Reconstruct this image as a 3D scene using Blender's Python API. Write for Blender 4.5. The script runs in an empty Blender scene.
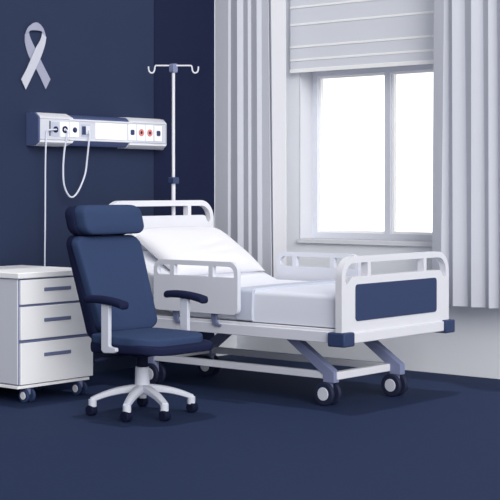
import bpy, bmesh, math
from mathutils import Vector, Matrix
C = bpy.context.scene.collection
PI = math.pi

# ------------------------------------------------------------------ materials
def lin(c): return c/12.92 if c <= .04045 else ((c+.055)/1.055)**2.4
def rgb(h): return tuple(lin(int(h[i:i+2], 16)/255) for i in (0, 2, 4)) + (1,)
def mat(name, h, rough=.65, spec=.15, metal=0., var=.0, scale=40):
    m = bpy.data.materials.new(name); m.use_nodes = True
    nt = m.node_tree; b = nt.nodes['Principled BSDF']
    b.inputs['Roughness'].default_value = rough
    b.inputs['Specular IOR Level'].default_value = spec
    b.inputs['Metallic'].default_value = metal
    c = rgb(h)
    if var:
        n = nt.nodes.new('ShaderNodeTexNoise'); n.inputs['Scale'].default_value = scale
        g = nt.nodes.new('ShaderNodeTexCoord'); nt.links.new(g.outputs['Object'], n.inputs['Vector'])
        mx = nt.nodes.new('ShaderNodeMix'); mx.data_type = 'RGBA'
        mx.inputs['A'].default_value = tuple(v*(1-var) for v in c[:3])+(1,)
        mx.inputs['B'].default_value = tuple(min(1, v*(1+var)) for v in c[:3])+(1,)
        nt.links.new(n.outputs['Fac'], mx.inputs['Factor'])
        nt.links.new(mx.outputs['Result'], b.inputs['Base Color'])
    else:
        b.inputs['Base Color'].default_value = c
    return m
M = dict(
    wall_navy=mat('navy_wall_paint', '2e3750', .8, .05, var=.03, scale=3),
    wall_dark=mat('dark_navy_wall', '1f243e', .8, .05, var=.03, scale=3),
    wall_pale=mat('pale_grey_wall_paint', 'f3f6fb', .85, .05, var=.01, scale=3),
    floor=mat('navy_vinyl', '293553', .75, .05, var=.03, scale=5),
    white=mat('white_lacquer', 'dcdde4', .55, .2),
    bed_white=mat('bed_white', 'dedfe6', .5, .2),
    bed_grey=mat('bed_grey_plastic', 'd8dbe5', .55, .2),
    steel=mat('painted_steel', 'cdd1de', .5, .2),
    link=mat('blue_grey_steel', '7f87a8', .5, .2),
    navy=mat('navy_plastic', '334165', .5, .2),
    darknavy=mat('dark_navy_plastic', '252a42', .5, .2),
    black=mat('black_rubber', '161b33', .7, .1),
    cloth=mat('navy_upholstery', '364566', .85, .05, var=.04, scale=90),
    shell=mat('dark_shade_upholstery', '1f2440', .8, .05, var=.04, scale=90),  # dark tone holds the shade of the chair's sides; armrest pads share it
    sheet=mat('white_sheet', 'e3e5ee', .9, .05, var=.01),
    pillow=mat('white_pillowcase', 'e0e0e6', .9, .05, var=.01),
    blanket=mat('pale_blanket', 'e0e3ef', .9, .05, var=.01),
    cuff=mat('grey_blanket_fold', 'c3c9d8', .9, .05, var=.01),
    curtain=mat('grey_curtain_cloth', 'd0d3dd', .9, .05, var=.015, scale=20),
    white_cloth=mat('white_curtain_cloth', 'dcdde3', .9, .05),
    blind=mat('grey_blind_cloth', 'e2e5ed', .9, .05),
    trimw=mat('white_trim', 'e6e7ec', .6, .1),
    frame=mat('window_frame_paint', 'e2e5ee', .6, .1),
    pull=mat('slate_handle', '70799a', .5, .2),
    gap=mat('slate_edge', '6a7294', .6, .1),
    red=mat('red_outlet', 'd98c84', .6, .1),
    ribbon=mat('silver_ribbon', 'bfc1ce', .8, .1),
    ribbon_dark=mat('silver_ribbon_reverse', '9c9fb4', .8, .1),
    tube=mat('pale_tube', 'd6daea', .5, .2),
    slot=mat('slot_dark', '20264a', .7, .1),
    modgrey=mat('grey_module', 'bcc1d3', .6, .1),
    stand=mat('nightstand_lacquer', 'fafbfe', .55, .2),
    module=mat('module_white', 'fbfbfe', .5, .2),
    cnavy=mat('console_navy_trim', '48557c', .5, .2),
    cabinet=mat('shaded_cabinet_side', 'd3d6e1', .55, .2),  # greyed so the sides of the white nightstand carry their shade
    rod=mat('white_blind_rod', 'ffffff', .6, .1),
    lining=mat('window_reveal_paint', 'd0d2d9', .7, .05),
    console=mat('console_grey', 'cdd0da', .55, .2),
)
def glass():
    m = bpy.data.materials.new('window_glass'); m.use_nodes = True; nt = m.node_tree
    nt.nodes.remove(nt.nodes['Principled BSDF']); out = nt.nodes['Material Output']
    t = nt.nodes.new('ShaderNodeBsdfTransparent'); g = nt.nodes.new('ShaderNodeBsdfGlossy')
    g.inputs['Roughness'].default_value = .02
    mx = nt.nodes.new('ShaderNodeMixShader'); mx.inputs['Fac'].default_value = .04
    nt.links.new(t.outputs[0], mx.inputs[1]); nt.links.new(g.outputs[0], mx.inputs[2])
    nt.links.new(mx.outputs[0], out.inputs['Surface'])
    return m
M['glass'] = glass()

# ------------------------------------------------------------------ mesh helpers
def box(bm, x0, x1, y0, y1, z0, z1):
    vs = [bm.verts.new((x, y, z)) for x in (x0, x1) for y in (y0, y1) for z in (z0, z1)]
    for f in ((0,1,3,2),(4,6,7,5),(0,4,5,1),(2,3,7,6),(0,2,6,4),(1,5,7,3)):
        bm.faces.new([vs[i] for i in f])
def P3(axis, a, u, v):      # u,v in the plane, a along the axis
    return {'x': (a, u, v), 'y': (u, a, v), 'z': (u, v, a)}[axis]
def plate(bm, outer, holes, axis, a0, a1):
    """extruded polygon with holes; outlines are lists of (u, v)"""
    es = []
    for loop in [outer]+list(holes):
        vs = [bm.verts.new(P3(axis, a0, u, v)) for u, v in loop]
        es += [bm.edges.new((vs[i], vs[(i+1) % len(vs)])) for i in range(len(vs))]
    r = bmesh.ops.triangle_fill(bm, use_beauty=True, use_dissolve=False, edges=es)
    fs = [g for g in r['geom'] if isinstance(g, bmesh.types.BMFace)]
    e = bmesh.ops.extrude_face_region(bm, geom=fs)
    d = Vector(P3(axis, a1-a0, 0, 0))
    bmesh.ops.translate(bm, verts=[g for g in e['geom'] if isinstance(g, bmesh.types.BMVert)], vec=d)
def prism(bm, pts, axis, a0, a1):
    lo = [bm.verts.new(P3(axis, a0, u, v)) for u, v in pts]
    hi = [bm.verts.new(P3(axis, a1, u, v)) for u, v in pts]
    n = len(pts)
    bm.faces.new(lo); bm.faces.new(hi)
    for i in range(n): bm.faces.new((lo[i], lo[(i+1) % n], hi[(i+1) % n], hi[i]))
def rr(u0, u1, v0, v1, r, n=6):
    """rounded rectangle; r is one radius or four (bottom-left, bottom-right, top-right, top-left)"""
    if not isinstance(r, (list, tuple)): r = [r]*4
    out = []
    for (cx, cy, a, q) in ((u0, v0, PI, r[0]), (u1, v0, 1.5*PI, r[1]), (u1, v1, 0, r[2]), (u0, v1, .5*PI, r[3])):
        ox = cx+q if cx == u0 else cx-q; oy = cy+q if cy == v0 else cy-q
        for k in range(n+1):
            t = a+.5*PI*k/n
            p = (ox+q*math.cos(t), oy+q*math.sin(t))
            if not out or (abs(out[-1][0]-p[0])+abs(out[-1][1]-p[1])) > 1e-6: out.append(p)
    return out
def smooth_pts(pts, n=8):
    P = [Vector(p) for p in pts]; P = [2*P[0]-P[1]]+P+[2*P[-1]-P[-2]]; out = []
    for i in range(1, len(P)-2):
        for k in range(n):
            t = k/n
            out.append(.5*((2*P[i])+(P[i+1]-P[i-1])*t+(2*P[i-1]-5*P[i]+4*P[i+1]-P[i+2])*t*t+(3*P[i]-P[i-1]-3*P[i+1]+P[i+2])*t**3))
    out.append(P[-2]); return out
def tube(bm, pts, r, n=10, sm=0):
    P = smooth_pts(pts, sm) if sm else [Vector(p) for p in pts]
    up = None; rings = []
    for i, p in enumerate(P):
        d = (P[min(i+1, len(P)-1)]-P[max(i-1, 0)]).normalized()
        if up is None: up = Vector((0, 0, 1)) if abs(d.z) < .9 else Vector((1, 0, 0))
        a = (up-d*up.dot(d)).normalized(); b = d.cross(a); up = a
        q = r if not callable(r) else r(i/(len(P)-1))
        rings.append([bm.verts.new(p+a*q*math.cos(2*PI*k/n)+b*q*math.sin(2*PI*k/n)) for k in range(n)])
    for A, B in zip(rings, rings[1:]):
        for k in range(n): bm.faces.new((A[k], A[(k+1) % n], B[(k+1) % n], B[k]))
    bm.faces.new(rings[0]); bm.faces.new(rings[-1][::-1])
def cyl(bm, c, axis, r, h, n=32, r2=None):
    """profile disc along +axis from c"""
    r2 = r if r2 is None else r2
    c = Vector(c); ax = {'x': Vector((1,0,0)), 'y': Vector((0,1,0)), 'z': Vector((0,0,1))}[axis]
    u = Vector((0,1,0)) if axis != 'y' else Vector((1,0,0)); v = ax.cross(u)
    A = [bm.verts.new(c+u*r*math.cos(2*PI*k/n)+v*r*math.sin(2*PI*k/n)) for k in range(n)]
    B = [bm.verts.new(c+ax*h+u*r2*math.cos(2*PI*k/n)+v*r2*math.sin(2*PI*k/n)) for k in range(n)]
    for k in range(n): bm.faces.new((A[k], A[(k+1) % n], B[(k+1) % n], B[k]))
    bm.faces.new(A); bm.faces.new(B)
def BM(): return bmesh.new()
def obj(name, bm, m, parent=None, bev=0, seg=3, sub=0, smooth=True, ang=40, world=True):
    """mesh given in world coordinates; origin moved onto the parent when there is one"""
    bmesh.ops.remove_doubles(bm, verts=bm.verts, dist=1e-6)
    bmesh.ops.recalc_face_normals(bm, faces=bm.faces)
    me = bpy.data.meshes.new(name); bm.to_mesh(me); bm.free()
    o = bpy.data.objects.new(name, me); C.objects.link(o)
    me.materials.append(M[m] if isinstance(m, str) else m)
    if parent is not None:
        off = root_loc(parent)
        me.transform(Matrix.Translation(-off)); o.parent = parent
    if smooth:
        me.shade_smooth()
        try: me.set_sharp_from_angle(angle=math.radians(ang))
        except Exception: pass
    if bev:
        b = o.modifiers.new('bevel', 'BEVEL'); b.width = bev; b.segments = seg; b.limit_method = 'ANGLE'
        b.angle_limit = math.radians(35); b.harden_normals = False
    if sub:
        s = o.modifiers.new('sub', 'SUBSURF'); s.levels = sub; s.render_levels = sub
    return o
def root_loc(o):
    v = Vector((0, 0, 0))
    while o is not None: v += o.location; o = o.parent
    return v
def tag(o, label, cat, group=None):
    o['label'] = label; o['category'] = cat
    if group: o['group'] = group
    return o
def thing(name, label, cat, loc, group=None):
    o = bpy.data.objects.new(name, None); C.objects.link(o); o.location = loc; o.empty_display_size = .1
    return tag(o, label, cat, group)
def struct(name, bm, m, parent=None, **k):
    o = obj(name, bm, m, parent, **k)
    if parent is None: o['kind'] = 'structure'
    return o
def copy_tree(o, parent=None):
    c = o.copy(); C.objects.link(c)
    if parent is not None: c.parent = parent
    for ch in list(o.children): copy_tree(ch, c)
    return c
def origin_to(o, v):
    v = Vector(v); o.data.transform(Matrix.Translation(-v)); o.location = v
    return o

# ------------------------------------------------------------------ the room
RX, RY, RH = 8.6, -9.6, 3.1
W0, W1, WZ0, WZ1, REC = .645, 2.055, .925, 2.225, .19
bm = BM(); box(bm, -.25, RX, RY, .5, -.1, 0); struct('floor', bm, 'floor')
bm = BM(); box(bm, -.25, 0, RY, .5, 0, RH); struct('wall_left', bm, 'wall_navy')
bm = BM()                                   # darker strip of wall near the corner
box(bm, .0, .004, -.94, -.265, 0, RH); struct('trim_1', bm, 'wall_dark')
bm = BM()
plate(bm, [(0, 0), (RX, 0), (RX, RH), (0, RH)], [[(W0, WZ0), (W1, WZ0), (W1, WZ1), (W0, WZ1)]], 'y', 0, .30)
struct('wall_back', bm, 'wall_pale', smooth=False)
bm = BM(); box(bm, .0, .006, -.265, 0, 0, RH); struct('trim_2', bm, 'wall_pale')     # pale return in the corner behind the curtain
# window: reveal lining, frame, mullion, sashes and panes
win = bpy.data.objects.new('window_1', None); C.objects.link(win); win['kind'] = 'structure'; win.location = (1.35, .2, WZ0)
bm = BM()
plate(bm, [(W0, WZ0), (W1, WZ0), (W1, WZ1), (W0, WZ1)],
      [[(W0+.006, WZ0+.006), (W1-.006, WZ0+.006), (W1-.006, WZ1-.006), (W0+.006, WZ1-.006)]], 'y', -.004, REC)
obj('window_lining', bm, 'lining', win, smooth=False)
fw = .05
bm = BM()
plate(bm, [(W0+.006, WZ0+.006), (W1-.006, WZ0+.006), (W1-.006, WZ1-.006), (W0+.006, WZ1-.006)],
      [[(W0+fw, WZ0+fw), (1.325, WZ0+fw), (1.325, WZ1-fw), (W0+fw, WZ1-fw)],
       [(1.375, WZ0+fw), (W1-fw, WZ0+fw), (W1-fw, WZ1-fw), (1.375, WZ1-fw)]], 'y', REC-.04, REC+.03)
obj('window_frame', bm, 'frame', win, smooth=False)
for a, b in ((W0+fw, 1.325), (1.375, W1-fw)):
    bm = BM()
    plate(bm, [(a, WZ0+fw), (b, WZ0+fw), (b, WZ1-fw), (a, WZ1-fw)],
          [[(a+.016, WZ0+fw+.016), (b-.016, WZ0+fw+.016), (b-.016, WZ1-fw-.016), (a+.016, WZ1-fw-.016)]], 'y', REC-.015, REC+.02)
    s = obj('sash', bm, 'rod', win, smooth=False)
    bm = BM(); box(bm, a+.012, b-.012, REC, REC+.006, WZ0+fw+.012, WZ1-fw-.012)
    obj('window_pane', bm, 'glass', s, smooth=False)
bm = BM(); box(bm, W0-.005, W1+.02, -.03, REC-.04, WZ0-.03, WZ0+.004)
obj('window_sill', bm, 'trimw', win, bev=.004)

# ------------------------------------------------------------------ curtains, blind
cam = Vector((7.3852, -8.6194, 1.3)); T = math.atan(1428/1700); F = 1428.
AX = Vector((math.cos(T), -math.sin(T))); AY = Vector((math.sin(T), math.cos(T)))
def pleats(xs_t, xs_b, z0, z1, y0, steps=6):
    """hanging pleated sheet: (x, is_ridge_face) break points run along the rail, top and hem"""
    bm = BM(); rows = []
    for k in range(steps+1):
        t = k/steps; z = z1+(z0-z1)*t; row = []; y = y0
        for i, ((xt, lt), (xb, lb)) in enumerate(zip(xs_t, xs_b)):
            x = xt+(xb-xt)*t
            row.append((x, None, lt)); 
        pts = []; y = y0
        # light faces step back (+Y), dark faces come forward again
        for i, (x, _, lt) in enumerate(row):
            if i:
                dx = x-row[i-1][0]
                if row[i-1][2]: y += min(dx*.6, .04)
                else:
                    nxt = 0
                    if i < len(row)-1 and row[i][2]: nxt = min((row[i+1][0]-x)*.6, .04)
                    y += (y0-nxt)-y
            pts.append((x, y, z))
        rows.append(pts)
    th = .012
    F_ = [[bm.verts.new(p) for p in r] for r in rows]
    B_ = [[bm.verts.new((p[0]-.003, p[1]+th, p[2])) for p in r] for r in rows]
    n = len(rows[0])
    for a in range(steps):
        for i in range(n-1):
            bm.faces.new((F_[a][i], F_[a+1][i], F_[a+1][i+1], F_[a][i+1]))
            bm.faces.new((B_[a][i], B_[a][i+1], B_[a+1][i+1], B_[a+1][i]))
        bm.faces.new((F_[a][0], B_[a][0], B_[a+1][0], F_[a+1][0]))
        bm.faces.new((F_[a][-1], F_[a+1][-1], B_[a+1][-1], B_[a][-1]))
    for r0, r1 in ((F_[0], B_[0]), (F_[-1], B_[-1])):
        for i in range(n-1): bm.faces.new((r0[i], r0[i+1], r1[i+1], r1[i]))
    return bm
L_t = [(.006, 0), (.155, 1), (.172, 0), (.255, 1), (.297, 0), (.352, 1), (.375, 0), (.445, 1), (.478, 0), (.538, 0)]
L_b = [(.006, 0), (.150, 1), (.170, 0), (.262, 1), (.302, 0), (.362, 1), (.382, 0), (.458, 1), (.488, 0), (.578, 0)]
bm = pleats(L_t, L_b, .5, 3.0, -.262)
o = obj('curtain', bm, 'curtain', None, smooth=False); origin_to(o, (.27, -.2, .5))
tag(o, 'grey pleated curtain hanging in the room corner left of the window', 'curtain', 'grey curtains beside the window')
R_t = [(1.985, 0), (2.078, 1), (2.100, 0), (2.152, 1), (2.225, 0), (2.305, 1), (2.370, 0), (2.430, 1), (2.48, 0), (2.54, 1), (2.61, 0), (2.69, 1), (2.75, 0), (2.83, 1), (2.89, 0), (2.97, 0)]
R_b = [(1.965, 0), (2.055, 1), (2.105, 0), (2.160, 1), (2.255, 0), (2.305, 1), (2.395, 0), (2.440, 1), (2.50, 0), (2.55, 1), (2.62, 0), (2.70, 1), (2.76, 0), (2.84, 1), (2.90, 0), (2.98, 0)]
bm = pleats(R_t, R_b, .505, 3.0, -.20)
o = obj('curtain', bm, 'curtain', None, smooth=False); origin_to(o, (2.47, -.2, .505))
tag(o, 'grey pleated curtain hanging right of the window behind the footboard', 'curtain', 'grey curtains beside the window')
bm = pleats([(.50, 0), (.56, 1), (.62, 1), (.655, 0)], [(.545, 0), (.58, 1), (.62, 1), (.66, 0)], .5, 3.0, -.215)
o = obj('white_curtain', bm, 'white_cloth', None, smooth=False); origin_to(o, (.57, -.17, .5))  # narrow strip of whiter curtain cloth
tag(o, 'narrow white curtain between the left grey curtain and the window', 'curtain')
# roman blind, half raised above the window
bl = thing('window_blind', 'pale grey folded fabric blind raised above the window', 'blind', (1.35, -.04, 2.21))
zs = [3.0, 2.87, 2.695, 2.562, 2.392, 2.292, 2.212]
bm = BM(); prof = []
for a, b in zip(zs, zs[1:]): prof += [(-.044, a), (-.044, b)]
prof += [(-.012, zs[-1]), (-.012, zs[0])]
lo = [bm.verts.new((.585, y, z)) for y, z in prof]; hi = [bm.verts.new((2.08, y, z)) for y, z in prof]
n = len(prof); bm.faces.new(lo); bm.faces.new(hi)
for i in range(n): bm.faces.new((lo[i], lo[(i+1) % n], hi[(i+1) % n], hi[i]))
obj('blind_cloth', bm, 'blind', bl, smooth=False)
for i, z in enumerate(zs[1:]):
    h = .010 if i < 5 else .018
    bm = BM(); box(bm, .583, 2.082, -.049, -.042, z-h, z+h*.6)
    obj('blind_rod', bm, 'rod', bl, bev=.002)

# ------------------------------------------------------------------ wall console
cn = thing('bedhead_console', 'long white medical wall console with sockets, switches and gas outlets', 'medical console', (0, -1.57, 1.6))
def sec(y):  # profile in x,z
    return [(0, 1.60), (.08, 1.60), (.12, 1.632), (.12, 1.788), (.08, 1.832), (0, 1.832)]
YL, YR = -2.175, -.93
bm = BM()
prism(bm, [(0, 1.628), (.1, 1.628), (.118, 1.645), (.118, 1.78), (.1, 1.80), (0, 1.80)], 'y', YL+.01, YR-.005)
obj('console_body', bm, 'console', cn, bev=.002)
def band(top, y0, y1, s0, s1):
    """chamfered cover strip; s0/s1 slant the ends"""
    bm = BM(); z0, z1, z2 = (1.784, 1.797, 1.824) if top else (1.638, 1.624, 1.600)
    pr_ = [(.121, z0), (.123, z1), (.085, z2), (.0, z2), (.0, z1)]
    lo = []; hi = []
    for i, (x, z) in enumerate(pr_):
        k = abs(z-z0)/abs(z2-z0)
        lo.append(bm.verts.new((x, y0+s0*k, z))); hi.append(bm.verts.new((x, y1+s1*k, z)))
    n = len(pr_); bm.faces.new(lo); bm.faces.new(hi)
    for i in range(n): bm.faces.new((lo[i], lo[(i+1) % n], hi[(i+1) % n], hi[i]))
    return bm
for top in (1, 0):
    obj('edge_cover', band(top, YL+.004, -1.86, .0, -.04), 'white', cn)
    obj('edge_cover', band(top, -1.32, YR, .0, -.03), 'white', cn)
    bm = BM()
    z = (1.792, 1.818) if top else (1.606, 1.638)
    zf = (1.785, 1.80) if top else (1.634, 1.648)
    prism(bm, [(.0, z[0]), (.115, zf[0] if top else zf[1]-.008), (.112, zf[1] if top else zf[0]), (.085, z[1] if top else z[0]), (0, z[1] if top else z[0])] if top else
              [(.0, z[1]), (.115, 1.642), (.112, 1.632), (.085, z[0]), (0, z[0])], 'y', -1.90, -1.30)
    obj('light_strip', bm, 'cnavy', cn)
    bm = BM(); zz = (1.776, 1.789) if top else (1.640, 1.653)
    box(bm, .11, .1245, -1.90, -1.29, *zz); obj('edge_rail', bm, 'white', cn, bev=.003)
bm = BM(); prism(bm, [(0, 1.600), (.085, 1.600), (.124, 1.630), (.124, 1.79), (.085, 1.824), (0, 1.824)], 'y', YL-.012, YL+.004)
obj('end_cap', bm, 'cnavy', cn, bev=.003)
bm = BM()
ve = [(0, 1.597), (.083, 1.597), (.121, 1.632), (.121, 1.79), (.083, 1.823), (0, 1.823)]
vi = [(0, 1.612), (.06, 1.612), (.085, 1.645), (.085, 1.776), (.06, 1.82), (0, 1.82)]
lo = [bm.verts.new((x, YR, z)) for x, z in ve]; hi = [bm.verts.new((x, YR+.035, z)) for x, z in vi]
bm.faces.new(lo); bm.faces.new(hi)
for i in range(6): bm.faces.new((lo[i], lo[(i+1) % 6], hi[(i+1) % 6], hi[i]))
obj('end_cap', bm, 'white', cn)
def module(y0, y1, z0, z1, m, nm='module'):
    bm = BM(); plate(bm, rr(y0, y1, z0, z1, .003, 2), [], 'x', .116, .1225)
    return obj(nm, bm, m, cn)
def disc(par, y, z, r, m, nm, x=.1215, h=.006, hole=None):
    bm = BM()
    if hole: plate(bm, [(y+r*math.cos(a*PI/12), z+r*math.sin(a*PI/12)) for a in range(24)],
                   [[(y+hole*math.cos(a*PI/9), z+hole*math.sin(a*PI/9)) for a in range(18)]], 'x', x, x+h)
    else: cyl(bm, (x, y, z), 'x', r, h, 24)
    return obj(nm, bm, m, par)
bm = BM(); box(bm, .117, .1235, -2.082, -2.076, 1.668, 1.768); obj('slot', bm, 'slot', cn)
m1 = module(-2.062, -1.995, 1.666, 1.762, 'modgrey'); disc(m1, -2.030, 1.712, .021, 'slot', 'socket_ring', hole=.012); disc(m1, -2.030, 1.712, .013, 'navy', 'socket')
m2 = module(-1.985, -1.908, 1.664, 1.766, 'module'); disc(m2, -1.945, 1.714, .024, 'slot', 'socket_ring', hole=.012)
m3 = module(-1.897, -1.815, 1.664, 1.768, 'module'); disc(m3, -1.853, 1.714, .018, 'slot', 'socket_ring', hole=.010); disc(m3, -1.853, 1.714, .011, 'navy', 'socket')
m4 = module(-1.79, -1.705, 1.672, 1.756, 'modgrey'); bm = BM(); box(bm, .1215, .128, -1.785, -1.752, 1.684, 1.742); obj('switch', bm, 'navy', m4, bev=.002)
bm = BM(); box(bm, .1215, .131, -1.752, -1.712, 1.688, 1.746); obj('plug', bm, 'white', m4, bev=.003)
module(-1.655, -1.347, 1.658, 1.772, 'module', 'blank_panel')
for yc, k in ((-1.290, 0), (-1.200, 1), (-1.112, 1), (-1.020, 0)):
    mm = module(yc-.038, yc+.038, 1.658, 1.772, 'module')
    if k:
        disc(mm, yc, 1.716, .026, 'red', 'gas_outlet', hole=.012); disc(mm, yc, 1.716, .012, 'slot', 'outlet_hole', h=.003)
    else:
        bm = BM(); plate(bm, rr(yc-.018, yc+.018, 1.696, 1.734, .010, 4), [], 'x', .1215, .127); obj('button', bm, 'navy', mm)
# cables
bm = BM(); tube(bm, [(.13, -2.028, 1.712), (.138, -2.045, 1.711), (.138, -2.105, 1.706), (.137, -2.122, 1.700), (.135, -2.124, 1.68), (.125, -2.124, 1.5), (.08, -2.086, 1.1), (.05, -2.063, .80), (.035, -2.05, .3), (.03, -2.05, .05), (.06, -2.07, .0075), (.09, -2.14, .0065)], .0055, 8, 6)
o = obj('cable', bm, 'tube'); origin_to(o, (.05, -2.06, .0))
tag(o, 'straight thin white cable hanging from the console down behind the nightstand', 'cable', 'white cables plugged into the console')
bm = BM(); tube(bm, [(.128, -1.942, 1.714), (.145, -1.940, 1.700), (.135, -1.940, 1.66), (.11, -1.938, 1.57), (.10, -1.940, 1.45), (.095, -1.928, 1.34), (.09, -1.885, 1.268), (.09, -1.840, 1.252), (.09, -1.785, 1.30),
                     (.10, -1.735, 1.41), (.12, -1.732, 1.53), (.14, -1.738, 1.62), (.148, -1.736, 1.69), (.132, -1.73, 1.712)], .0065, 8, 8)
o = obj('cable', bm, 'tube'); origin_to(o, (.09, -1.845, 1.25))
tag(o, 'looped white cable hanging in a U below the console', 'cable', 'white cables plugged into the console')

# ------------------------------------------------------------------ awareness ribbon
rb = thing('awareness_ribbon', 'silver grey looped awareness ribbon fixed high on the navy wall', 'ribbon', (.006, -2.1, 1.98))
def strip(pts, w, name, m, x0):
    """flat ribbon band following (y, z, x) centre points; w may vary"""
    P = smooth_pts([(x0+p[2], p[0], p[1]) for p in pts], 8); bm = BM(); L = []; R = []
    return P
def ribbon_mesh(rows):
    """rows: ((y,z) left edge, (y,z) right edge, x)"""
    A = smooth_pts([(x, a[0], a[1]) for a, b, x in rows], 8); B = smooth_pts([(x, b[0], b[1]) for a, b, x in rows], 8)
    bm = BM(); t = .004
    q = [[bm.verts.new(p) for p in A], [bm.verts.new(p) for p in B],
         [bm.verts.new(p+Vector((t, 0, 0))) for p in A], [bm.verts.new(p+Vector((t, 0, 0))) for p in B]]
    for i in range(len(A)-1):
        for a, b in ((0, 1), (2, 3), (0, 2), (1, 3)):
            bm.faces.new((q[a][i], q[a][i+1], q[b][i+1], q[b][i]))
    for i in (0, -1): bm.faces.new((q[0][i], q[1][i], q[3][i], q[2][i]))
    return bm
rows_back = [((-1.973, 2.062), (-2.016, 1.992), .004), ((-2.045, 2.165), (-2.095, 2.115), .004), ((-2.108, 2.262), (-2.165, 2.205), .003),
             ((-2.150, 2.325), (-2.200, 2.290), .004), ((-2.172, 2.372), (-2.205, 2.350), .006)]
rows_front = [((-2.242, 2.046), (-2.202, 1.979), .012), ((-2.185, 2.135), (-2.130, 2.098), .012), ((-2.120, 2.255), (-2.070, 2.202), .012),
              ((-2.070, 2.325), (-2.030, 2.290), .010), ((-2.049, 2.378), (-2.014, 2.350), .008)]
rows_top = [((-2.172, 2.368), (-2.207, 2.345), .006), ((-2.160, 2.382), (-2.180, 2.404), .014), ((-2.114, 2.387), (-2.114, 2.441), .018),
            ((-2.066, 2.385), (-2.050, 2.410), .014), ((-2.049, 2.374), (-2.014, 2.345), .008)]
obj('ribbon_tail', ribbon_mesh(rows_back), 'ribbon_dark', rb)
obj('ribbon_tail', ribbon_mesh(rows_front), 'ribbon', rb)
obj('ribbon_loop', ribbon_mesh(rows_top), 'ribbon_dark', rb)

# ------------------------------------------------------------------ nightstand
ns = thing('nightstand', 'white bedside nightstand with three drawers on castors, left of the chair', 'nightstand', (.5, -2.60, 0))
bm = BM(); box(bm, .14, .74, -2.90, -2.30, .118, .758); obj('cabinet_body', bm, 'cabinet', ns, bev=.004)
bm = BM(); box(bm, .06, .768, -2.915, -2.28, .762, .798); obj('top_panel', bm, 'stand', ns, bev=.006)
bm = BM(); box(bm, .735, .742, -2.893, -2.292, .113, .760); obj('drawer_surround', bm, 'gap', ns)
bm = BM(); box(bm, .14, .75, -2.905, -2.31, .092, .110); obj('base_plate', bm, 'stand', ns, bev=.003)
for z0, z1, hz in ((.603, .752, .688), (.388, .588, .500), (.116, .368, .287)):
    bm = BM(); box(bm, .730, .757, -2.885, -2.285, z0, z1)
    d = obj('drawer', bm, 'stand', ns, bev=.003)
    bm = BM(); box(bm, .752, .764, -2.700, -2.480, hz-.011, hz+.011)
    obj('drawer_handle', bm, 'pull', d, bev=.003)
def caster(parent, x, y, r, w, ang=0, hubm='steel', wheel='darknavy'):
    """twin wheel castor, axle along Y"""
    bm = BM(); box(bm, x-.022*r/.078, x+.03*r/.078, y-w*.30, y+w*.30, r*1.1, r*2.15)
    c = obj('caster', bm, 'link', parent, bev=.004)
    for s in (-1, 1):
        bm = BM()
        y0 = y+s*w*.5-w*.19
        cyl(bm, (x, y0, r), 'y', r, w*.38, 40)
        wh = obj('wheel', bm, wheel, c, bev=r*.13, seg=3)
    bm = BM(); cyl(bm, (x, y-w*.5-w*.19-.004, r), 'y', r*.56, .012, 32); obj('hub_cap', bm, hubm, c, bev=.003)
    bm = BM(); cyl(bm, (x, y+w*.5+w*.19-.008, r), 'y', r*.56, .012, 32); obj('hub_cap', bm, hubm, c, bev=.003)
    return c
for x, y in ((.715, -2.80), (.725, -2.375), (.36, -2.375), (.28, -2.80)):
    caster(ns, x, y, .043, .05, hubm='bed_white', wheel='navy')

# ------------------------------------------------------------------ hospital bed
YC, YN, YF = -1.287, -1.865, -.709
bed = thing('hospital_bed', 'white adjustable hospital bed with navy footboard panel, guard rails and castors', 'bed', (1.4, YC, 0))
# footboard
def end_hole(s, yc, half, zb, zt, inner, rim, dip, ro):
    """the opening beside a strut: curved outer top corner, dips down at the outside"""
    yi, yo = inner, half-rim
    pts = [(yi, zb), (yi, zt)]
    for k in range(7):
        t = PI/2*(1-k/6); pts.append((yo-ro+ro*math.cos(t), zt-ro+ro*math.sin(t)))
    pts += [(yo, zb-dip+.02), (yo-.008, zb-dip+.004), (yo-.022, zb-dip), (yo-.036, zb-dip+.006), (yo-.048, zb-.018), (yo-.062, zb-.004), (yo-.080, zb)]
    return [(yc+s*u, v) for u, v in pts]
H = .584
out = rr(YC-H, YC+H, .392, .905, [.008, .008, .125, .125], 12)
holes = [end_hole(s, YC, H, .787, .868, .322, .036, .045, .088) for s in (-1, 1)] + [[(YC-.288, .787), (YC+.288, .787), (YC+.288, .868), (YC-.288, .868)]]
bm = BM(); plate(bm, out, holes, 'x', 2.372, 2.418)
fb = obj('footboard', bm, 'bed_white', bed, bev=.008, seg=3)
bm = BM(); plate(bm, rr(YC-.448, YC+.432, .522, .740, .022, 6), [], 'x', 2.40, 2.424)
obj('footboard_panel', bm, 'navy', fb, bev=.002)
bm = BM(); box(bm, 2.36, 2.432, YN+.02, YF-.02, .392, .455); obj('footboard_crossbar', bm, 'bed_white', fb, bev=.006)
# headboard
Hh = .545
out = rr(YC-Hh, YC+Hh, .43, 1.226, [.01, .01, .14, .14], 12)
holes = [end_hole(s, YC, Hh, 1.118, 1.186, .298, .036, .05, .095) for s in (-1, 1)] + [[(YC-.264, 1.118), (YC+.264, 1.118), (YC+.264, 1.186), (YC-.264, 1.186)]]
bm = BM(); plate(bm, out, holes, 'x', .375, .42)
hb = obj('headboard', bm, 'bed_white', bed, bev=.008, seg=3)
# bumpers
for x0, x1, y0, y1 in ((2.325, 2.45, YN-.025, YN+.085), (2.34, 2.45, YF-.075, YF+.035), (.35, .45, YN-.0, YN+.085), (.35, .45, YF-.075, YF+.0)):
    bm = BM(); box(bm, x0, x1, y0, y1, .378, .462); obj('corner_bumper', bm, 'navy', bed, bev=.010)
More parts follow.
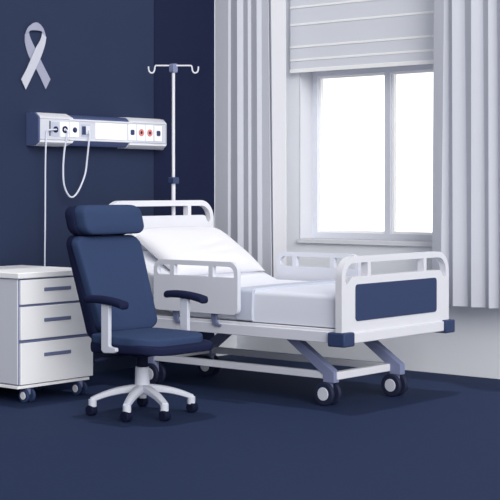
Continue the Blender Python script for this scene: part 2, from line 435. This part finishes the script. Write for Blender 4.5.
# frame and deck
for y0, y1 in ((YN, YN+.05), (YF-.05, YF)):
    bm = BM(); box(bm, .42, 2.372, y0, y1, .397, .462); obj('side_rail', bm, 'bed_grey', bed, bev=.004)
bm = BM(); box(bm, .42, 2.372, YN+.012, YF-.012, .458, .478); obj('mattress_deck', bm, 'bed_white', bed, bev=.004)
bm = BM()
prism(bm, [(1.02, .480), (.46, .802), (.44, .775), (.98, .478)], 'y', YN+.10, YF-.10)
obj('backrest_panel', bm, 'bed_white', bed, bev=.003)
bm = BM(); tube(bm, [(.62, YC, .47), (.60, YC, .72)], .02, 10); obj('backrest_strut', bm, 'link', bed)
# guard rails
def guard(x0, y, z0, z1, label):
    x1 = x0+.718; w = .032
    out = rr(x0, x1, z0, z1, [.04, .04, .065, .065], 8)
    zt, zb = z1-.030, z1-.098
    hs = [rr(x0+.03, x0+.145, zb, zt, [.03, .004, .004, .045], 6), rr(x0+.182, x1-.24, zb, zt, .004, 2), rr(x1-.205, x1-.03, zb, zt, [.004, .004, .045, .004], 6)]
    bm = BM(); plate(bm, out, hs, 'y', y, y+w)
    g = obj('guard_rail', bm, 'bed_grey', bed, bev=.006, seg=3)
    return g
g = guard(.930, YN-.045, .525, .852, '')
for x in (1.075, 1.405):
    bm = BM()
    prism(bm, [(x, .60), (x+.042, .60), (x+.042, .475), (x+.05, .462), (x+.078, .455), (x+.074, .443), (x+.03, .446), (x+.008, .465), (x, .49)], 'y', YN-.018, YN-.002)
    obj('rail_bracket', bm, 'pull', g, bev=.002)
g = guard(.985, YF+.0, .525, .862, '')
for x in (1.19, 1.50):
    bm = BM(); box(bm, x, x+.042, YF-.02, YF+.002, .44, .58)
    obj('rail_bracket', bm, 'pull', g, bev=.002)
# scissor legs and lower chassis
LN, LF = -1.71, -1.13
for y, my in ((LN, 'link'), (LF, 'link')):
    for pts in ([(1.865, .40), (1.965, .40), (2.262, .205), (2.262, .14), (2.178, .14), (2.178, .185)],
                [(1.05, .40), (.95, .40), (.68, .205), (.68, .14), (.762, .14), (.762, .185)]):
        dx = .085 if (y == LF and pts[0][0] > 1.5) else 0
        bm = BM(); prism(bm, [(p[0]+dx, p[1]) for p in pts], 'y', y-.027, y+.027)
        obj('leg', bm, my, bed, bev=.004)
bm = BM(); box(bm, .70, 2.24, LN-.02, LN+.02, .160, .203); obj('chassis_rail', bm, 'bed_grey', bed, bev=.004)
bm = BM(); box(bm, .70, 2.28, LF-.02, LF+.02, .160, .203); obj('chassis_rail', bm, 'bed_grey', bed, bev=.004)
for x in (.70, 2.225):
    bm = BM(); box(bm, x, x+.045, LN, LF, .158, .205); obj('chassis_crossbar', bm, 'bed_white', bed, bev=.004)
for x, y in ((2.195, LN), (2.285, LF+.0), (.742, LN), (.722, LF)):
    caster(bed, x, y, .072, .070)
# socket for the drip stand
bm = BM(); box(bm, .342, .376, -1.13, -1.06, .98, 1.06); obj('pole_socket', bm, 'link', bed, bev=.004)

# mattress, pillow, blanket
bm = BM()
prism(bm, [(1.06, .482), (2.355, .482), (2.355, .668), (1.04, .668), (.50, .878), (.445, .865), (.445, .83)], 'y', YN+.045, YF-.045)
o = obj('mattress', bm, 'sheet', None, bev=.028, seg=4); origin_to(o, (1.4, YC, .482))
tag(o, 'white sheeted mattress with raised head end on the hospital bed', 'mattress')
# pillow
def pillow():
    bm = BM(); N = 36; Lx, Ly, Tz = .275, .455, .092
    gt = [[None]*(N+1) for _ in range(N+1)]; gb = [[None]*(N+1) for _ in range(N+1)]
    for i in range(N+1):
        for j in range(N+1):
            u = -1+2*i/N; v = -1+2*j/N
            pin = 1-.07*(1-abs(v)**2)*abs(u)**6; pin2 = 1-.05*(1-abs(u)**2)*abs(v)**6
            x = Lx*u*pin; y = Ly*v*pin2
            h = Tz*(max(0, 1-abs(u)**3.2)**.55)*(max(0, 1-abs(v)**3.6)**.55)
            cr = .012*math.exp(-((u-.15+.35*v)/.10)**2)*math.exp(-((v-.15)/.38)**2) + .010*math.exp(-((u-.45+.2*v)/.08)**2)*math.exp(-((v-.25)/.3)**2)
            gt[i][j] = bm.verts.new((x, y, h-cr*(h > .02)))
            if i in (0, N) or j in (0, N): gb[i][j] = gt[i][j]
            else: gb[i][j] = bm.verts.new((x, y, -h*.75))
    for i in range(N):
        for j in range(N):
            bm.faces.new((gt[i][j], gt[i+1][j], gt[i+1][j+1], gt[i][j+1]))
            q = []
            for v in (gb[i][j], gb[i][j+1], gb[i+1][j+1], gb[i+1][j]):
                if v not in q: q.append(v)
            try: bm.faces.new(q)
            except ValueError: pass
    R = Matrix.Translation((.700, -1.225, .872)) @ Matrix.Rotation(math.radians(32), 4, 'Y')
    bmesh.ops.transform(bm, matrix=R, verts=bm.verts); return bm
o = obj('pillow', pillow(), 'pillow', None, ang=80); origin_to(o, (.765, -1.222, .86))
tag(o, 'plump white pillow leaning on the raised head of the bed', 'pillow')
# blanket
def drape(x0, x1, off, zlo, r=.03):
    y0, y1, zt = YN+.045-off, YF-.045+off, .668+off
    prof = [(y0-.004, zlo), (y0-.006, .55), (y0, zt-r)]
    for k in range(1, 6):
        t = PI/2*k/5; prof.append((y0+r-r*math.cos(t), zt-r+r*math.sin(t)))
    prof += [(y0+.35, zt+.004), (y1-.35, zt+.004)]
    for k in range(6):
        t = PI/2*k/5; prof.append((y1-r+r*math.sin(t), zt-r+r*math.cos(t)))
    prof += [(y1+.004, zlo)]
    inn = [(min(max(y, YN+.045+.0), YF-.045), min(z, .6685)) for y, z in prof]
    bm = BM(); lay = []
    for x in (x0, x1):
        lay.append([bm.verts.new((x, y, z)) for y, z in prof]); lay.append([bm.verts.new((x, y, z)) for y, z in inn])
    n = len(prof)
    for i in range(n-1):
        for a, b in ((0, 2), (1, 3), (0, 1), (2, 3)):
            bm.faces.new((lay[a][i], lay[a][i+1], lay[b][i+1], lay[b][i]))
    for i in (0, n-1): bm.faces.new((lay[0][i], lay[1][i], lay[3][i], lay[2][i]))
    return bm
bk = thing('blanket', 'pale grey blanket with folded top edge covering the foot half of the bed', 'blanket', (1.99, YC, .482))
obj('blanket_sheet', drape(1.70, 2.357, .010, .484), 'blanket', bk, bev=.003)
obj('blanket_fold', drape(1.575, 1.715, .022, .488), 'cuff', bk, bev=.008)

# drip stand pole on the head end
iv = thing('iv_pole', 'slim white drip pole with double hooks standing behind the headboard', 'drip stand', (.33, -1.095, .98))
PX, PY = .355, -1.107
HC, HS = .766, .643
bm = BM(); tube(bm, [(PX, PY, 1.0), (PX, PY, 1.38)], .0145, 14); obj('outer_pole', bm, 'white', iv)
bm = BM(); tube(bm, [(PX, PY, 1.37), (PX, PY, 2.17)], .0115, 14); obj('inner_pole', bm, 'white', iv)
bm = BM(); plate(bm, rr(PY-.030, PY+.030, 1.345, 1.392, .01, 4), [], 'x', PX-.022, PX+.028); obj('height_clamp', bm, 'navy', iv, bev=.005)
bm = BM(); plate(bm, rr(PY-.025, PY+.025, 2.145, 2.208, .012, 4), [], 'x', PX-.018, PX+.020); obj('pole_head', bm, 'link', iv, bev=.005)
bm = BM(); tube(bm, [(PX-.128*HC, PY-.128*HS, 2.195), (PX+.128*HC, PY+.128*HS, 2.195)], .0058, 10); obj('hook_bar', bm, 'white', iv)
for s in (-1, 1):
    bm = BM(); q = [(PX+s*a*HC, PY+s*a*HS, z) for a, z in ((.120, 2.195), (.130, 2.192), (.134, 2.178), (.137, 2.160), (.146, 2.145), (.158, 2.142), (.172, 2.150), (.178, 2.166), (.180, 2.188))]
    tube(bm, q, .0058, 10, 4); obj('hook', bm, 'white', iv)

# ------------------------------------------------------------------ office chair
CX, CY = 1.575, -2.675
ch = thing('office_chair', 'navy upholstered swivel office chair with headrest beside the bed', 'office chair', (CX, CY, 0))
def puffy(x_fn, ys, zs, front, back, r, n=14):
    """upholstered slab standing in Y/Z: superellipse section, shifted in X by x_fn(z)"""
    pass
def slab(name, m, u0, u1, v0, v1, t, r, place, bulge=.0, sub=2, bev=None):
    """rounded cushion: outline in (u, v), thickness t, mapped through place(u, v, w)"""
    bm = BM(); out = rr(u0, u1, v0, v1, r, 8); uc, vc = (u0+u1)/2, (v0+v1)/2
    rings = []
    ks = [(.86, 0), (.965, .06), (1, .25), (1, .75), (.965, .94), (.86, 1)]
    # inner rings give the face its crown
    prof = [(.0, -bulge*.5), (.45, -bulge*.45)]+ks+[(.45, 1+bulge), (.0, 1+bulge*1.05)]
    for s, w in prof:
        if s == 0: rings.append([bm.verts.new(place(uc, vc, w*t))]); continue
        ring = []
        for u, v in out:
            # inset by a distance rather than a scale so borders stay even
            d = (1-s)*min(u1-u0, v1-v0)*.5
            if s > .8:
                du = (u-uc)/((u1-u0)/2); dv = (v-vc)/((v1-v0)/2)
                e = t*.5*(1-s)/.14*.5
                uu = u-math.copysign(min(e, abs(u-uc)), u-uc)*min(1, abs(du)**3+.0); vv = v-math.copysign(min(e, abs(v-vc)), v-vc)*min(1, abs(dv)**3)
            else: uu = uc+(u-uc)*s; vv = vc+(v-vc)*s
            ring.append(bm.verts.new(place(uu, vv, w*t)))
        rings.append(ring)
    for A, B in zip(rings, rings[1:]):
        if len(A) == 1: 
            for k in range(len(B)): bm.faces.new((A[0], B[k], B[(k+1) % len(B)]))
        elif len(B) == 1:
            for k in range(len(A)): bm.faces.new((A[k], A[(k+1) % len(A)], B[0]))
        else:
            for k in range(len(A)): bm.faces.new((A[k], A[(k+1) % len(A)], B[(k+1) % len(B)], B[k]))
    return obj(name, bm, m, ch, sub=1, ang=180)
def lean(z):      # X of the backrest front at height z
    return 1.410-.140*max(0, (z-.5)/.5)-.03*math.sin(max(0, min(1, (z-.42)/.6))*PI)*.0
# backrest: cushion in front of a wrap-around shell darkened to hold the side shade
def bp(off, tp):
    def f(u, v, w):
        if u < CY: u = CY+(u-CY)*(1-tp*(1.03-v)/.56)
        return (lean(v)+off+w+.035*(2*(u-CY)/.58)**2*.5, CY+(u-CY)*(1+.03*(.75-v))+.02*(.75-v), v)
    return f
slab('backrest', 'cloth', CY-.258, CY+.278, .47, 1.030, .075, .07, bp(-.055, .28), bulge=.12)
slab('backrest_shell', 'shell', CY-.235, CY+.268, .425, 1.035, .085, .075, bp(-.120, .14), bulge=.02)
def hp(off):
    def f(u, v, w): return (lean(v)+off+w+.02*(2*(u-CY)/.56)**2, u, v)
    return f
slab('headrest', 'cloth', CY-.222, CY+.262, 1.036, 1.212, .11, .06, hp(-.02), bulge=.12)
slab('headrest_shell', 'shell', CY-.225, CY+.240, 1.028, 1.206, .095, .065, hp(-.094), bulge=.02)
bm = BM(); box(bm, 1.235, 1.285, CY-.05, CY+.05, .96, 1.09); obj('headrest_bracket', bm, 'black', ch, bev=.01)
# seat
def sp(off):
    def f(u, v, w):
        f_ = max(0, (u-1.70)/.25); g_ = max(0, (u-1.55)/.40)
        if off < .4: w = .075-(.075-w)*(1-.42*g_)
        return (u, v, off+w-.026*f_*f_)
    return f
slab('seat', 'cloth', 1.395, 1.885, CY-.275, CY+.262, .055, [.07, .16, .13, .07], sp(.422), bulge=.16)
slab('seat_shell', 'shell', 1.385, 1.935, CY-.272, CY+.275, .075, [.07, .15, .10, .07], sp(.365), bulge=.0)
bm = BM(); box(bm, 1.47, 1.69, CY-.10, CY+.10, .345, .372); obj('seat_plate', bm, 'black', ch, bev=.01)
bm = BM(); tube(bm, [(1.56, CY-.05, .352), (1.56, CY-.20, .350), (1.53, CY-.29, .338)], .008, 8, 4)
tube(bm, [(1.55, CY-.26, .343), (1.52, CY-.33, .332)], .014, 8); obj('height_lever', bm, 'black', ch)
# gas lift and column
bm = BM(); cyl(bm, (CX, CY, .27), 'z', .034, .075, 28); cyl(bm, (CX, CY, .335), 'z', .055, .02, 28); obj('gas_lift', bm, 'black', ch)
bm = BM(); cyl(bm, (CX, CY, .125), 'z', .045, .150, 32, .040); obj('column', bm, 'steel', ch, bev=.004)
# five star base: one tapering arched spoke each, with a castor at its tip
for a in (-129, -63, -20, 52, 134):
    t = math.radians(a); dx, dy = math.cos(t), math.sin(t); R = .300
    bm = BM(); rings = []
    for k in range(9):
        s = k/8; d = .0+R*s; zc = .150-.062*s**2.2; w = .032-.012*s; h = .026-.009*s
        px, py = CX+dx*d, CY+dy*d
        ring = []
        for q in range(12):
            b = 2*PI*q/12; cu = math.copysign(abs(math.cos(b))**.6, math.cos(b))*w; cv = math.copysign(abs(math.sin(b))**.6, math.sin(b))*h
            ring.append(bm.verts.new((px-dy*cu, py+dx*cu, zc+cv)))
        rings.append(ring)
    for A, B in zip(rings, rings[1:]):
        for q in range(12): bm.faces.new((A[q], A[(q+1) % 12], B[(q+1) % 12], B[q]))
    bm.faces.new(rings[0]); bm.faces.new(rings[-1][::-1])
    ex, ey = CX+dx*(R-.012), CY+dy*(R-.012)
    sp_ = obj('base_spoke', bm, 'steel', ch)
    bm = BM(); cyl(bm, (ex, ey, .05), 'z', .024, .045, 20); obj('spoke_tip', bm, 'steel', sp_, bev=.004)
    bm = BM()
    cx, cy = ex+.006*dx, ey+.006*dy
    cyl(bm, (cx-.0, cy-.024, .031), 'y', .031, .048, 28)
    obj('chair_caster', bm, 'black', ch, bev=.008)
# armrests
for s, yb, x0 in ((-1, CY-.300, 1.415), (1, CY+.300, 1.475)):
    a = BM()
    pr_ = []
    pts = [(0, .004), (.05, .011), (.13, .012), (.22, .005), (.295, -.008), (.325, -.018)]
    P = smooth_pts([(x, 0, z) for x, z in pts], 4); rings = []
    for k, p in enumerate(P):
        f = k/(len(P)-1); e = min(1, (f*12)**.5 if f < 1/12 else 1, ((1-f)*10)**.5 if f > .9 else 1); e = max(e, .35)
        ring = []
        for q in range(14):
            b = 2*PI*q/14; cu = math.copysign(abs(math.cos(b))**.65, math.cos(b))*.036*e; cv = math.copysign(abs(math.sin(b))**.65, math.sin(b))*.022*e
            ring.append(a.verts.new((x0+p.x, yb+cu, .668+p.z+cv)))
        rings.append(ring)
    for A, B in zip(rings, rings[1:]):
        for q in range(14): a.faces.new((A[q], A[(q+1) % 14], B[(q+1) % 14], B[q]))
    a.faces.new(rings[0]); a.faces.new(rings[-1][::-1])
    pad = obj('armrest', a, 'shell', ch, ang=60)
    xp = x0+(.140 if s < 0 else .130)
    bm = BM()
    if s < 0:
        prism(bm, [(xp, .66), (xp+.062, .66), (xp+.062, .425), (xp+.075, .418), (xp+.115, .414), (xp+.118, .395), (xp+.10, .385), (xp+.02, .380), (xp, .395)], 'y', yb-.013, yb+.013)
        box(bm, xp+.01, xp+.072, yb, yb+.07, .388, .412)
    else:
        prism(bm, [(xp, .66), (xp+.062, .66), (xp+.062, .395), (xp, .395)], 'y', yb-.013, yb+.013)
        box(bm, xp+.005, xp+.06, yb-.07, yb, .388, .412)
    obj('armrest_post', bm, 'steel', ch, bev=.005)

# ------------------------------------------------------------------ light
w = bpy.data.worlds.new('sky_fill'); bpy.context.scene.world = w; w.use_nodes = True
nt = w.node_tree; bg = nt.nodes['Background']
tc = nt.nodes.new('ShaderNodeTexCoord'); sx = nt.nodes.new('ShaderNodeSeparateXYZ'); nt.links.new(tc.outputs['Generated'], sx.inputs[0])
def mth(op, a, b=None, clamp=False):
    n = nt.nodes.new('ShaderNodeMath'); n.operation = op; n.use_clamp = clamp
    for i, v in enumerate((a, b)):
        if v is None: continue
        if isinstance(v, (int, float)): n.inputs[i].default_value = v
        else: nt.links.new(v, n.inputs[i])
    return n.outputs[0]
K0, KX, KY, KH = .34, .8, 1.25, .62  # sky level plus added side and horizon glow that fills the room
gx = mth('MAXIMUM', sx.outputs['X'], 0.); gy = mth('MAXIMUM', sx.outputs['Y'], 0.)
hz = mth('SUBTRACT', 1., mth('ABSOLUTE', sx.outputs['Z'])); hz = mth('MULTIPLY', hz, hz)
warm = mth('ADD', mth('MULTIPLY', mth('MULTIPLY', gx, hz), KX), mth('MULTIPLY', mth('MULTIPLY', gy, hz), KY))
warm = mth('ADD', warm, mth('MULTIPLY', hz, KH))
def col(fac, c):
    n = nt.nodes.new('ShaderNodeVectorMath'); n.operation = 'SCALE'; n.inputs[0].default_value = c
    if isinstance(fac, (int, float)): n.inputs['Scale'].default_value = fac
    else: nt.links.new(fac, n.inputs['Scale'])
    return n.outputs[0]
ad = nt.nodes.new('ShaderNodeVectorMath'); ad.operation = 'ADD'
nt.links.new(col(K0, (.97, .985, 1.045)), ad.inputs[0]); nt.links.new(col(warm, (1., 1., 1.0)), ad.inputs[1])
nt.links.new(ad.outputs[0], bg.inputs['Color'])
sun = bpy.data.lights.new('ceiling_daylight', 'SUN'); sun.energy = 1.05; sun.angle = math.radians(1.0); sun.color = (1, .99, .97)
so = bpy.data.objects.new('ceiling_daylight', sun); C.objects.link(so)
so.rotation_euler = Vector((.16, -.11, -1)).to_track_quat('-Z', 'Y').to_euler(); so.location = (2, -2, 5)

key = bpy.data.lights.new('soft_key_fill', 'SUN'); key.energy = 2.15; key.angle = math.radians(38); key.color = (1, .985, .96)  # frontal key added from the camera side to brighten upright faces
ko = bpy.data.objects.new('soft_key_fill', key); C.objects.link(ko)
ko.rotation_euler = Vector((-.82, .44, -.42)).to_track_quat('-Z', 'Y').to_euler(); ko.location = (5, -4, 4)

# ------------------------------------------------------------------ camera
cd = bpy.data.cameras.new('camera'); cd.sensor_width = 36; cd.sensor_fit = 'HORIZONTAL'; cd.lens = F/500*36
cd.shift_x = 0; cd.shift_y = -60/500; cd.clip_end = 100
co = bpy.data.objects.new('camera', cd); C.objects.link(co); co.location = cam
fwd = Vector((-math.sin(T), math.cos(T), 0)); co.rotation_euler = fwd.to_track_quat('-Z', 'Y').to_euler()
sc = bpy.context.scene; sc.camera = co
sc.view_settings.view_transform = 'Standard'; sc.view_settings.look = 'None'
sc.view_settings.gamma = 1; sc.view_settings.use_curve_mapping = False; sc.view_settings.exposure = 0
